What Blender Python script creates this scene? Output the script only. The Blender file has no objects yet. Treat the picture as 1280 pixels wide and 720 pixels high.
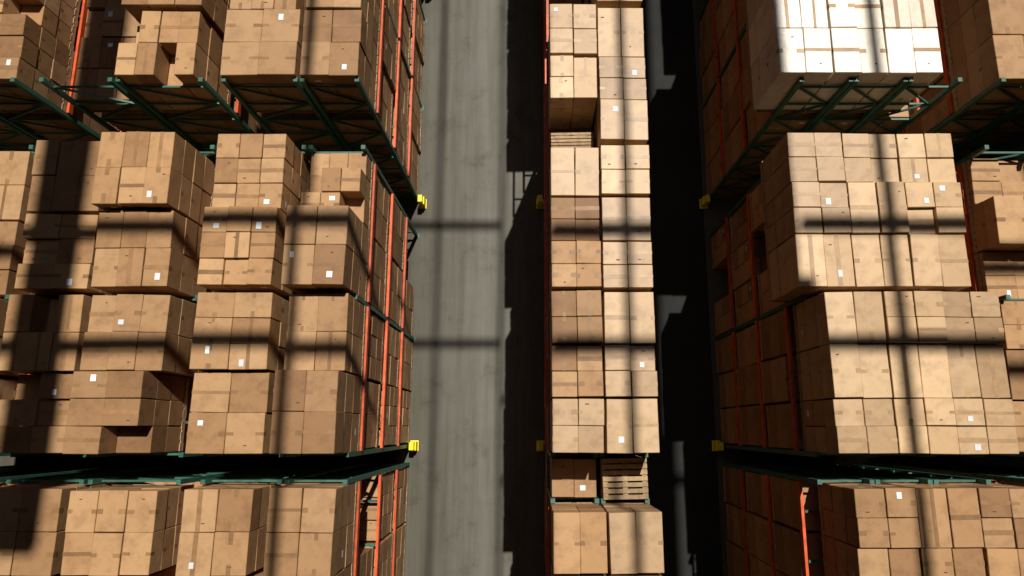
import bpy, math, random
from mathutils import Vector
R = random.Random(11)
C = bpy.context.scene.collection

# ---------------------------------------------------------------- materials
def newmat(name):
    m = bpy.data.materials.new(name); m.use_nodes = True
    nt = m.node_tree; b = nt.nodes["Principled BSDF"]
    return m, nt, b
def N(nt, t, **kw):
    n = nt.nodes.new(t)
    for k, v in kw.items():
        try: n.inputs[k].default_value = v
        except Exception: setattr(n, k, v)
    return n
def ramp(nt, stops):
    r = nt.nodes.new("ShaderNodeValToRGB")
    e = r.color_ramp.elements
    while len(e) > len(stops): e.remove(e[-1])
    while len(e) < len(stops): e.new(0.5)
    for i, (p, c) in enumerate(stops):
        e[i].position = p; e[i].color = (*c, 1)
    return r
def mix(nt, mode, fac, a, b):
    n = nt.nodes.new("ShaderNodeMix"); n.data_type = 'RGBA'; n.blend_type = mode
    if isinstance(fac, (int, float)): n.inputs[0].default_value = fac
    else: nt.links.new(fac, n.inputs[0])
    for s, v in ((6, a), (7, b)):
        if isinstance(v, tuple): n.inputs[s].default_value = (*v, 1)
        else: nt.links.new(v, n.inputs[s])
    return n.outputs[2]

def cardboard(name, lo, mid, hi, coat=0.0, rough=0.62, spec=0.35, bump=0.25):
    m, nt, b = newmat(name); L = nt.links
    geo = nt.nodes.new("ShaderNodeNewGeometry")
    oi = nt.nodes.new("ShaderNodeObjectInfo")
    r = ramp(nt, [(0, lo), (0.5, mid), (1, hi)])
    L.new(geo.outputs["Random Per Island"], r.inputs[0])
    r2 = ramp(nt, [(0, (0.72, 0.67, 0.63)), (0.5, (0.95, 0.93, 0.91)), (1, (1.12, 1.09, 1.04))])
    L.new(oi.outputs["Random"], r2.inputs[0])
    c = mix(nt, 'MULTIPLY', 1.0, r.outputs[0], r2.outputs[0])
    tc = nt.nodes.new("ShaderNodeTexCoord")
    n1 = N(nt, "ShaderNodeTexNoise", Scale=4.0, Detail=5.0, Roughness=0.68)
    L.new(tc.outputs["Object"], n1.inputs["Vector"])
    r3 = ramp(nt, [(0.3, (0.70, 0.66, 0.63)), (0.52, (1, 1, 1)), (0.75, (1.08, 1.08, 1.08))])
    L.new(n1.outputs[0], r3.inputs[0])
    c = mix(nt, 'MULTIPLY', 0.85, c, r3.outputs[0])
    L.new(c, b.inputs["Base Color"])
    b.inputs["Roughness"].default_value = rough
    b.inputs["Specular IOR Level"].default_value = spec
    b.inputs["Coat Weight"].default_value = coat
    b.inputs["Coat Roughness"].default_value = 0.42
    bp = N(nt, "ShaderNodeBump", Strength=bump, Distance=0.02)
    L.new(n1.outputs[0], bp.inputs["Height"]); L.new(bp.outputs[0], b.inputs["Normal"])
    if coat: L.new(bp.outputs[0], b.inputs["Coat Normal"])
    return m
M_CARD = cardboard("cardboard", (.30, .162, .072), (.40, .232, .110), (.465, .285, .145))
M_CARDL = cardboard("cardboard_glare_pale", (.44, .28, .14), (.54, .36, .195), (.62, .43, .245), spec=0.5, rough=0.5)  # lighter copy of cardboard; sun glare on these loads is put into the colour
M_WRAP = cardboard("stretch_wrapped_glare_cardboard", (.78, .69, .56), (.84, .77, .66), (.88, .83, .75), coat=1.0, rough=.5, bump=0.6)  # wrapped cartons; glare off the film is painted into the near-white base
def simple(name, col, rough=.5, spec=.5, var=0.25, scale=6.0, metal=0.0):
    m, nt, b = newmat(name); L = nt.links
    tc = nt.nodes.new("ShaderNodeTexCoord")
    n1 = N(nt, "ShaderNodeTexNoise", Scale=scale, Detail=4.0, Roughness=0.65)
    L.new(tc.outputs["Object"], n1.inputs["Vector"])
    lo = tuple(x * (1 - var) for x in col); hi = tuple(min(1, x * (1 + var)) for x in col)
    r = ramp(nt, [(0.3, lo), (0.7, hi)]); L.new(n1.outputs[0], r.inputs[0])
    geo = nt.nodes.new("ShaderNodeNewGeometry")
    r2 = ramp(nt, [(0, (0.75,)*3), (1, (1.15,)*3)]); L.new(geo.outputs["Random Per Island"], r2.inputs[0])
    L.new(mix(nt, 'MULTIPLY', 1.0, r.outputs[0], r2.outputs[0]), b.inputs["Base Color"])
    b.inputs["Roughness"].default_value = rough
    b.inputs["Specular IOR Level"].default_value = spec
    b.inputs["Metallic"].default_value = metal
    return m
M_TAPE = simple("packing_tape", (.285, .155, .068), .5, .3, .2)
M_TAPEL = simple("packing_tape_pale", (.41, .25, .12), .45, .4, .2)  # lighter tape to go with the cartons that carry painted glare
M_LABEL = simple("paper_label", (.80, .82, .84), .6, .3, .05)
M_WOOD = simple("pallet_wood", (.36, .245, .14), .75, .2, .3, 14)
M_ORANGE = simple("orange_beam_paint", (.60, .088, .02), .5, .4, .35)
M_GREEN = simple("green_upright_paint", (.035, .12, .085), .45, .5, .3)
M_YEL = simple("yellow_paint", (.85, .70, .02), .45, .5, .1)
M_STEEL = simple("roof_steel", (.12, .12, .12), .6, .4, .1)
M_WALL = simple("wall_cladding", (.10, .10, .10), .7, .3, .1, 1.0)
M_PRINT = simple("carton_print", (.13, .075, .045), .7, .2, .2)
M_AISLE_SHADE = simple("painted_aisle_shade", (.022, .023, .022), .8, .15, .25, .8)  # near-black colour standing in for shade on the right aisle floor

# concrete
M_FLOOR, nt, b = newmat("warehouse_concrete"); L = nt.links
tc = nt.nodes.new("ShaderNodeTexCoord")
mp = N(nt, "ShaderNodeMapping"); mp.inputs["Scale"].default_value = (2.2, .10, 1)
L.new(tc.outputs["Object"], mp.inputs[0])
a1 = N(nt, "ShaderNodeTexNoise", Scale=1.8, Detail=8.0, Roughness=.66); L.new(mp.outputs[0], a1.inputs["Vector"])
a2 = N(nt, "ShaderNodeTexNoise", Scale=1.1, Detail=9.0, Roughness=.72); L.new(tc.outputs["Object"], a2.inputs["Vector"])
q1 = ramp(nt, [(.3, (.082, .075, .058)), (.52, (.112, .107, .089)), (.72, (.132, .129, .113))]); L.new(a1.outputs[0], q1.inputs[0])
q2 = ramp(nt, [(.32, (.62, .59, .52)), (.46, (.93, .92, .89)), (.6, (1.0, 1.0, 1.0)), (.78, (1.1, 1.1, 1.1))]); L.new(a2.outputs[0], q2.inputs[0])
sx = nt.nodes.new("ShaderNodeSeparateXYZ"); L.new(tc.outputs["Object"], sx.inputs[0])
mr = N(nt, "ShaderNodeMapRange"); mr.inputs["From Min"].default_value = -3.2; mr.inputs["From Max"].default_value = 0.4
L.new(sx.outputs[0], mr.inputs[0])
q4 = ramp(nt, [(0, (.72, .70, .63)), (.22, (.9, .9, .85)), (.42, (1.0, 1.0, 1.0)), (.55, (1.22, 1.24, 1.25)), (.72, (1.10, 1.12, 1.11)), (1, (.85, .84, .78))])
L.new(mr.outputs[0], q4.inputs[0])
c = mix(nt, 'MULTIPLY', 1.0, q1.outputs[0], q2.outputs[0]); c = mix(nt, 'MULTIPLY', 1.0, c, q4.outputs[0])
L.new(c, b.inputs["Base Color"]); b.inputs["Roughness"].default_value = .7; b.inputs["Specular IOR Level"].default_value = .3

# ---------------------------------------------------------------- mesh builder
class MB:
    def __init__(s): s.V = []; s.F = []; s.M = []
    def quad(s, pts, m):
        n = len(s.V); s.V += [tuple(p) for p in pts]; s.F.append(tuple(range(n, n + len(pts)))); s.M.append(m)
    def box(s, x0, x1, y0, y1, z0, z1, m):
        n = len(s.V)
        s.V += [(x, y, z) for x in (x0, x1) for y in (y0, y1) for z in (z0, z1)]
        for f in ((0, 1, 3, 2), (4, 6, 7, 5), (0, 4, 5, 1), (2, 3, 7, 6), (0, 2, 6, 4), (1, 5, 7, 3)):
            s.F.append(tuple(n + i for i in f)); s.M.append(m)
    def cbox(s, x0, x1, y0, y1, z0, z1, m, c=.007, rot=0.0, tilt=0.0):
        n = len(s.V); cx, cy = (x0 + x1) / 2, (y0 + y1) / 2
        hx, hy = (x1 - x0) / 2, (y1 - y0) / 2; cz, hz = (z0 + z1) / 2, (z1 - z0) / 2
        ca, sa = math.cos(rot), math.sin(rot)
        for sxx in (-1, 1):
            for syy in (-1, 1):
                for szz in (-1, 1):
                    for a in range(3):
                        px = sxx * (hx - (0 if a == 0 else c)); py = syy * (hy - (0 if a == 1 else c)); pz = szz * (hz - (0 if a == 2 else c))
                        pz += tilt * px
                        s.V.append((cx + px * ca - py * sa, cy + px * sa + py * ca, cz + pz))
        def ix(sg, a): return n + ((sg[0] > 0) * 4 + (sg[1] > 0) * 2 + (sg[2] > 0)) * 3 + a
        for a in range(3):
            b_, c_ = [(1, 2), (0, 2), (0, 1)][a]
            for sg in (-1, 1):
                f = []
                for u, v in ((-1, -1), (1, -1), (1, 1), (-1, 1)):
                    q = [0, 0, 0]; q[a] = sg; q[b_] = u; q[c_] = v; f.append(ix(q, a))
                s.F.append(tuple(f)); s.M.append(m)
        for a, b_, c_ in ((0, 1, 2), (0, 2, 1), (1, 2, 0)):
            for u in (-1, 1):
                for v in (-1, 1):
                    q = [0, 0, 0]; q[a] = u; q[b_] = v; q[c_] = -1; p = list(q); p[c_] = 1
                    s.F.append((ix(q, a), ix(p, a), ix(p, b_), ix(q, b_))); s.M.append(m)
        for u in (-1, 1):
            for v in (-1, 1):
                for w in (-1, 1):
                    s.F.append(tuple(ix((u, v, w), a) for a in range(3))); s.M.append(m)
        return cx, cy, ca, sa
    def bar(s, p, q, t, m):
        p = Vector(p); q = Vector(q); d = (q - p)
        z = d.normalized(); x = z.cross(Vector((0, 1, 0)))
        if x.length < .01: x = z.cross(Vector((1, 0, 0)))
        x.normalize(); y = z.cross(x); n = len(s.V)
        for e in (p, q):
            for u, v in ((-1, -1), (1, -1), (1, 1), (-1, 1)):
                s.V.append(tuple(e + x * u * t + y * v * t))
        for f in ((0, 1, 2, 3), (7, 6, 5, 4), (0, 4, 5, 1), (1, 5, 6, 2), (2, 6, 7, 3), (3, 7, 4, 0)):
            s.F.append(tuple(n + i for i in f)); s.M.append(m)
    def mesh(s, name, mats):
        me = bpy.data.meshes.new(name); me.from_pydata(s.V, [], s.F)
        for m in mats: me.materials.append(m)
        me.polygons.foreach_set("material_index", s.M); me.update(); return me
def obj(name, me, loc=(0, 0, 0), rz=0):
    o = bpy.data.objects.new(name, me); o.location = loc; o.rotation_euler = (0, 0, rz); C.objects.link(o); return o

def pallet(mb, w, d, z, m):
    for x in (-w / 2, -.04, w / 2 - .08):
        mb.box(x, x + .08, -d / 2, d / 2, z + .018, z + .098, m)
    n = 7; bw = d / (n * 1.35)
    for i in range(n):
        y = -d / 2 + (d - bw) * i / (n - 1)
        mb.box(-w / 2 - .002, w / 2 + .002, y, y + bw, z + .1, z + .12, m)
    for y in (-d / 2, -bw / 2, d / 2 - bw):
        mb.box(-w / 2, w / 2, y + .002, y + bw, z, z + .016, m)

def make_load(w, d, h, seed, style=0, nx=None, ny=None, stepped=0):
    """cartons on a wooden pallet, origin at centre of base"""
    r = random.Random(seed); mb = MB(); pallet(mb, w, d, 0, 3)
    nx = nx or max(1, round(w / r.choice((.36, .42, .5)))); ny = ny or max(1, round(d / r.choice((.4, .55, .6))))
    nz = max(1, round((h - .12) / .38)); lh = (h - .12) / nz
    tape_x = r.random() < .75; TP = 7 if style else 4
    for k in range(nz):
        z0 = .122 + k * lh; top = (k == nz - 1)
        for i in range(nx):
            for j in range(ny):
                if top and stepped and ((i + j * 2 + seed) % 5 == 0 or (stepped > 1 and j == ny - 1)): continue
                if not (top or i in (0, nx - 1) or j in (0, ny - 1) or stepped): continue
                jx, jy = r.uniform(-.007, .007), r.uniform(-.007, .007)
                g = .004
                x0 = -w / 2 + w * i / nx + g + jx; x1 = -w / 2 + w * (i + 1) / nx - g + jx
                y0 = -d / 2 + d * j / ny + g + jy; y1 = -d / 2 + d * (j + 1) / ny - g + jy
                zt = z0 + lh - .003 + (r.uniform(-.015, .015) if top else 0)
                if top and r.random() < .03: zt -= .07
                rot = r.uniform(-.014, .014)
                cx, cy, ca, sa = mb.cbox(x0, x1, y0, y1, z0, zt, style, .007, rot)
                def P(u, v, z): return (cx + u * ca - v * sa, cy + u * sa + v * ca, z)
                def top_q(u0, u1, v0, v1, e, m): mb.quad([P(u0, v0, zt + e), P(u1, v0, zt + e), P(u1, v1, zt + e), P(u0, v1, zt + e)], m)
                hx, hy = (x1 - x0) / 2, (y1 - y0) / 2; t = r.choice((.022, .028, .034)); e = .0025
                tx = tape_x if r.random() < .93 else not tape_x
                if r.random() < .95:
                    o_ = r.uniform(-.010, .010)
                    part = r.random()
                    # full strip, or only the two ends where the tape folds over the edge
                    segs = [(-1, 1)] if part < .45 else [(-1, -r.uniform(.4, .7)), (r.uniform(.4, .7), 1)]
                    if tx:
                        if top:
                            for s0, s1 in segs: top_q(hx * s0, hx * s1, o_ - t, o_ + t, e, TP)
                        for sg in (-1, 1):
                            mb.quad([P(sg * (hx + e), o_ - t, zt - .004), P(sg * (hx + e), o_ + t, zt - .004), P(sg * (hx + e), o_ + t, zt - .08), P(sg * (hx + e), o_ - t, zt - .08)], TP)
                    else:
                        if top:
                            for s0, s1 in segs: top_q(o_ - t, o_ + t, hy * s0, hy * s1, e, TP)
                        for sg in (-1, 1):
                            mb.quad([P(o_ - t, sg * (hy + e), zt - .004), P(o_ + t, sg * (hy + e), zt - .004), P(o_ + t, sg * (hy + e), zt - .08), P(o_ - t, sg * (hy + e), zt - .08)], TP)
                if top and r.random() < .10:   # shipping label
                    u, v = r.uniform(-.5, .5) * hx, r.choice((-.5, .5)) * hy; a, b2 = r.uniform(.03, .045), r.uniform(.035, .055)
                    top_q(u - a, u + a, v - b2, v + b2, .0065, 5)
                if top and r.random() < .22:   # small printed mark
                    u, v = r.uniform(-.6, .6) * hx, r.choice((-.6, .6)) * hy; a, b2 = r.uniform(.015, .03), .007
                    top_q(u - a, u + a, v - b2, v + b2, .0055, 6)
                if r.random() < .12:  # side labels
                    sg = r.choice((-1, 1)); v = r.uniform(-.4, .4) * hy; z = zt - lh * .5
                    mb.quad([P(sg * (hx + .004), v - .05, z - .03), P(sg * (hx + .004), v + .05, z - .03), P(sg * (hx + .004), v + .05, z + .03), P(sg * (hx + .004), v - .05, z + .03)], 5)
                    v = r.uniform(-.4, .4) * hx
                    mb.quad([P(v - .05, sg * (hy + .004), z - .03), P(v + .05, sg * (hy + .004), z - .03), P(v + .05, sg * (hy + .004), z + .03), P(v - .05, sg * (hy + .004), z + .03)], 5)
    return mb.mesh("pallet_load", [M_CARD, M_CARDL, M_WRAP, M_WOOD, M_TAPE, M_LABEL, M_PRINT, M_TAPEL])

cache = {}
def low_load(x0, x1, y0, y1, z):
    w, d = round(x1 - x0, 2), round(y1 - y0, 2); k = (w, d, R.randrange(3))
    if k not in cache: cache[k] = make_load(w, d, 1.26 + .06 * k[2], int(w * 977 + d * 3571 + k[2] * 17), 0)
    obj("pallet_load", cache[k], ((x0 + x1) / 2 + R.uniform(-.03, .03), (y0 + y1) / 2 + R.uniform(-.01, .01), z), R.uniform(-.012, .012) + (math.pi if R.random() < .5 else 0))
SD = [100]
def top_load(x0, x1, y0, y1, ztop, style=0, nx=None, ny=None, stepped=0, zb=4.70, rot=None):
    SD[0] += 1
    me = make_load(x1 - x0, y1 - y0, ztop - zb, SD[0], style, nx, ny, stepped)
    obj("pallet_load", me, ((x0 + x1) / 2, (y0 + y1) / 2, zb), R.uniform(-.010, .010) if rot is None else rot)

LEV = [0.02, 1.60, 3.15, 4.70]
# ---------------------------------------------------------------- rack structure
def rack(rows, bays, top):
    """rows: (x0,x1) one-pallet-deep rows; bays: (y0,y1)"""
    mb = MB()
    for (x0, x1) in rows:
        for (y0, y1) in bays:
            for z in LEV[1:]:
                for x in (x0 - .03, x1 - .015):
                    mb.box(x, x + .045, y0 + .04, y1 - .04, z - .11, z - .004, 0)
                for f in (.2, .5, .8):   # pallet supports
                    yy = y0 + (y1 - y0) * f
                    mb.box(x0 + .03, x1 - .03, yy - .02, yy + .02, z - .045, z - .006, 1)
        ys = sorted({round(v, 3) for b_ in bays for v in b_})
        for y in ys:
            for x in (x0, x1 - .07):
                mb.box(x, x + .07, y - .035, y + .035, 0.012, top, 1)
                mb.box(x - .03, x + .10, y - .06, y + .06, 0.002, .012, 1)
            a, b_ = x0 + .07, x1 - .07
            z = .3; i = 0
            while z + .6 < top:
                mb.bar((a, y, z), (b_, y, z), .016, 1)
                mb.bar((a if i % 2 else b_, y, z), (b_ if i % 2 else a, y, z + .6), .016, 1)
                z += .6; i += 1
            mb.bar((a, y, z), (b_, y, z), .016, 1)
    obj("pallet_rack", mb.mesh("pallet_rack", [M_ORANGE, M_GREEN]))

groups = [(-5.8, -.80), (-.40, 4.60), (5.50, 10.4), (11.2, 13.8)]
def bays_of(g):
    n = 2; w = (g[1] - g[0]) / n
    if g[0] == -.40: return [(-.40, 2.05), (2.05, 4.60)]
    if g[0] > 11: return [g]
    return [(g[0] + i * w, g[0] + (i + 1) * w) for i in range(n)]
LROWS = [(-3.75, -2.80), (-5.02, -3.79), (-6.72, -5.32), (-7.95, -6.78), (-9.6, -8.35), (-10.9, -9.65)]
RROWS = [(4.30, 5.16), (5.18, 6.04), (6.06, 6.92), (7.55, 8.55), (8.6, 9.6)]
MROWS = [(.28, 1.04), (1.07, 1.83)]
for g in groups:
    by = bays_of(g)
    tp = 5.95 if g[0] == 5.5 else 5.35
    rack(LROWS, by, tp); rack(RROWS, by, tp)
mb_bays = [(-4.6, -2.85), (-2.85, -1.12), (-.42, 2.05), (2.05, 4.42), (4.42, 6.9), (6.9, 9.4), (9.4, 11.9), (11.9, 14.4)]
rack(MROWS, mb_bays, 4.9)

# lower-level loads
for g in groups:
    for (y0, y1) in bays_of(g):
        for ri, (x0, x1) in enumerate(LROWS):
            h = (y1 - y0 - .08) / 2
            for k in range(2):
                a = y0 + .04 + k * h
                for z in LEV[:3]:
                    if R.random() < .03 : continue
                    low_load(x0 + .03, x1 - .03, a + .02, a + h - .02, z)
        for ri, (x0, x1) in enumerate(RROWS):
            h = (y1 - y0 - .08) / 3
            for k in range(3):
                a = y0 + .04 + k * h
                for z in LEV[:3]:
                    if R.random() < .03 : continue
                    low_load(x0 + .02, x1 - .02, a + .015, a + h - .015, z)

# top loads, left block
jr = random.Random(5)
def J(a): return jr.uniform(-a, a)
for gi, g in enumerate(groups):
    for bi, (y0, y1) in enumerate(bays_of(g)):
        h = (y1 - y0 - .06) / 2
        for ri, (x0, x1) in enumerate(LROWS):
            for k in range(2):
                a = y0 + .03 + k * h; zt = 5.96 + J(.2); st = 0; xa, xb = x0 + jr.uniform(0, .04), x1 - (jr.uniform(0, .12) if ri else 0)
                if gi == 2: zt = 6.05 + J(.08)
                if gi == 2 and ri == 3: zt = 5.2
                if gi == 2 and ri >= 4: zt = 5.9
                if gi == 1 and bi == 1:
                    if ri == 0 and k == 1: zt = 5.55; st = 2
                    if ri == 1: xa += .02; xb -= .08
                    if ri == 2: xb -= .12
                    if ri == 3: zt = 5.8
                    if ri == 4: zt = 5.35
                if gi == 1 and bi == 0:
                    if ri == 2 and k == 0: xb -= .25
                    if ri == 2 and k == 1: xb -= .12
                if gi == 0 and ri == 2: xb -= .1
                if gi == 0 and ri == 1 and k == 1: xb -= .12
                if gi == 0 and ri == 1 and k == 0: zt = 5.6
                if jr.random() < .08: st = 1
                top_load(xa, xb, a + .005, a + h - .005 - (jr.uniform(0, .06) if ri else 0), zt, 0, stepped=st)
        h = (y1 - y0 - .06) / 3
        for ri, (x0, x1) in enumerate(RROWS):
            for k in range(3):
                a = y0 + .03 + k * h; zt = 5.98 + J(.05); style = 0; dx = 0
                if ri < 3:
                    if gi == 1 and bi == 1: dx = -.30
                    if gi == 1 and bi == 0: dx = .08
                    if gi == 2: dx = -.38; zt = 6.1; style = 2 if bi == 0 and ri < 3 else 1
                    if gi == 0: dx = .25
                    if gi == 1 and bi == 1: style = 1
                    if gi == 1 and bi == 0: style = 1
                else: zt = 5.2 + J(.3)
                if gi == 2 and ri == 3: zt = 5.9
                top_load(x0 + dx, x1 + dx, a + .005, a + h - .005, zt, style, nx=2, ny=1 if gi == 2 else jr.choice((1, 1, 2)))

# middle rack
mrows = [(-4.5, -3.65), (-3.6, -2.85), (-2.8, -2.03), (-1.98, -1.16), (-1.10, -.46),
         (-.36, .42), (.45, 1.21), (1.24, 2.03), (2.08, 2.80), (2.83, 3.53), (3.56, 4.37),
         (4.45, 5.14), (5.17, 5.92), (5.95, 6.85), (6.95, 7.75), (7.8, 8.55), (8.6, 9.35), (9.45, 10.2), (10.25, 11), (11.05, 11.85), (11.95, 12.7), (12.75, 13.5)]
for i, (y0, y1) in enumerate(mrows):
    for ci, (x0, x1) in enumerate(MROWS):
        empty = (i == 4) or (ci == 0 and i in (11, 14, 15))
        if ci == 0 and i in (14, 15): levels = 1
        elif ci == 0 and i in (4, 11): levels = 2
        else: levels = 3
        for z in LEV[:levels]:
            low_load(x0 + .01, x1 - .01, y0 + .01, y1 - .01, z)
        if not empty:
            zt = 5.92 + J(.08)
            top_load(x0, x1, y0, y1, zt, 1 if ci == 1 or i > 9 else (0 if i < 4 else jr.choice((0, 1))), nx=2, ny=jr.choice((1, 2, 2)))
def pallet_pile(x, y, w, d, z, n):
    mb = MB()
    for k in range(n): pallet(mb, w - .02 * (k % 2), d, k * .13, 0)
    obj("wooden_pallet", mb.mesh("wooden_pallet", [M_WOOD]), (x, y, z), .02)
pallet_pile(1.45, -.78, .72, .62, LEV[3], 2)
pallet_pile(.66, 4.66, .70, .40, LEV[3], 5)
top_load(.30, 1.02, -1.08, -.48, 4.75, 0, zb=LEV[3] - 1.0)

# yellow upright guards
def guard(x, y, s):
    mb = MB()
    mb.cbox(-.055, .055, -.09, .09, .005, .45, 0, .01)
    mb.cbox(-.015 + s * .065, .015 + s * .065, -.10, .10, .005, .30, 0, .008)
    mb.cbox(-.095, .095, -.12, .12, .0, .02, 0, .004)
    obj("rack_post_guard", mb.mesh("rack_post_guard", [M_YEL]), (x, y, 0.013))
for y in (-.40, 5.40, -5.8, 11.2):
    guard(-2.71, y, 1); guard(.18, y, -1); guard(4.20, y, -1)

# floor
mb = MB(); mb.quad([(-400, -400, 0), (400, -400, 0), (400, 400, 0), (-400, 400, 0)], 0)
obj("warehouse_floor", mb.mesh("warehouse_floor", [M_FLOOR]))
mb = MB(); mb.box(1.86, 4.20, -25, 40, 0.001, .005, 0)  # thin dark sheet added to paint the right aisle's shade
obj("aisle_shade_sheet", mb.mesh("aisle_shade_sheet", [M_AISLE_SHADE]))

# ---------------------------------------------------------------- roof steelwork above the camera
ZB = 24.0
def beam(x0, x1, y0, y1, name="roof_beam"):
    mb = MB(); cx, cy = (x0 + x1) / 2, (y0 + y1) / 2; hx, hy = (x1 - x0) / 2, (y1 - y0) / 2
    if hx > hy:
        mb.box(-hx, hx, -hy, hy, -.02, 0, 0); mb.box(-hx, hx, -hy, hy, -.3, -.28, 0); mb.box(-hx, hx, -.012, .012, -.28, -.02, 0)
    else:
        mb.box(-hx, hx, -hy, hy, -.02, 0, 0); mb.box(-hx, hx, -hy, hy, -.3, -.28, 0); mb.box(-.012, .012, -hy, hy, -.28, -.02, 0)
    obj(name, mb.mesh(name, [M_STEEL]), (cx, cy, ZB))
def bx(x0, x1, y, w=.14): beam(x0, x1, y - w / 2, y + w / 2)
def byy(x, y0, y1, w=.11): beam(x - w / 2, x + w / 2, y0, y1)
for y in (10.19, 8.38): 
    bx(-9.5, .45, y); bx(3.14, 4.80, y); bx(6.94, 12, y)
for y in (14.39, 11.49): bx(.62, 3.0, y, .09)
byy(1.51, 2.6, 22, .07); byy(3.05, 2.6, 22, .06); byy(4.32, 2.6, 22, .09); byy(-.77, 2.6, 22, .12); byy(8.33, 2.6, 22, .13)
byy(-4.55, 5.5, 20, .75)
def deck(x0, x1, y0, y1, rib=.25):
    mb = MB(); mb.box(x0, x1, y0, y1, 0, .06, 0)
    x = x0 + .1
    while x < x1 - .1:
        mb.box(x, x + .05, y0, y1, .062, .11, 0); x += rib
    obj("roof_deck", mb.mesh("roof_deck", [M_STEEL]), (0, 0, ZB + .1))
deck(5.70, 6.92, 9.5, 22); deck(5.70, 7.15, 3, 9.49)  # unseen strips added overhead to keep sun off the right aisle
deck(-34, 36, 22.01, 44, 1); deck(-34, 36, -28, 2.99, 1); deck(-34, -9.2, 3, 22, 1); deck(11.6, 36, 3, 22, 1)
def wall(x0, x1, y0, y1):
    mb = MB(); mb.box(x0, x1, y0, y1, 0.0, ZB + .09, 0)
    lx = x1 - x0 > y1 - y0; n = int(max(x1 - x0, y1 - y0) / 1.0)
    for i in range(n):
        if lx: mb.box(x0 + i, x0 + i + .1, y0 - .05, y1 + .05, 0, ZB, 0)
        else: mb.box(x0 - .05, x1 + .05, y0 + i, y0 + i + .1, 0, ZB, 0)
    obj("warehouse_wall", mb.mesh("warehouse_wall", [M_WALL]))
wall(-34, -33.8, -27.7, 43.7); wall(35.8, 36, -27.7, 43.7); wall(-34, 36, -28, -27.8); wall(-34, 36, 43.8, 44)

# ---------------------------------------------------------------- light
d = Vector((-.16, -.40, -1))
sun = bpy.data.lights.new("sun", 'SUN'); sun.energy = 5.0; sun.angle = math.radians(.6); sun.color = (1, .955, .87)
so = bpy.data.objects.new("sun", sun); so.rotation_euler = d.to_track_quat('-Z', 'Y').to_euler(); so.location = (5, 12, 30); C.objects.link(so)
w = bpy.data.worlds.new("World"); bpy.context.scene.world = w; w.use_nodes = True
nt = w.node_tree; bg = nt.nodes["Background"]; sky = nt.nodes.new("ShaderNodeTexSky"); sky.sky_type = 'NISHITA'
sky.sun_disc = False; sky.sun_elevation = math.radians(66.7); sky.sun_rotation = math.radians(21.8)
nt.links.new(sky.outputs[0], bg.inputs[0]); bg.inputs[1].default_value = .05

cam = bpy.data.cameras.new("camera"); co = bpy.data.objects.new("camera", cam); C.objects.link(co)
co.location = (0, 0, 16); co.rotation_euler = (math.atan(175 / 850), 0, 0)
cam.sensor_width = 36; cam.lens = 850 / 1280 * 36; cam.shift_x = -26 / 1280; cam.clip_end = 1000; cam.clip_start = .1
sc = bpy.context.scene; sc.camera = co
sc.view_settings.view_transform = 'Standard'; sc.view_settings.look = 'None'; sc.view_settings.exposure = 0
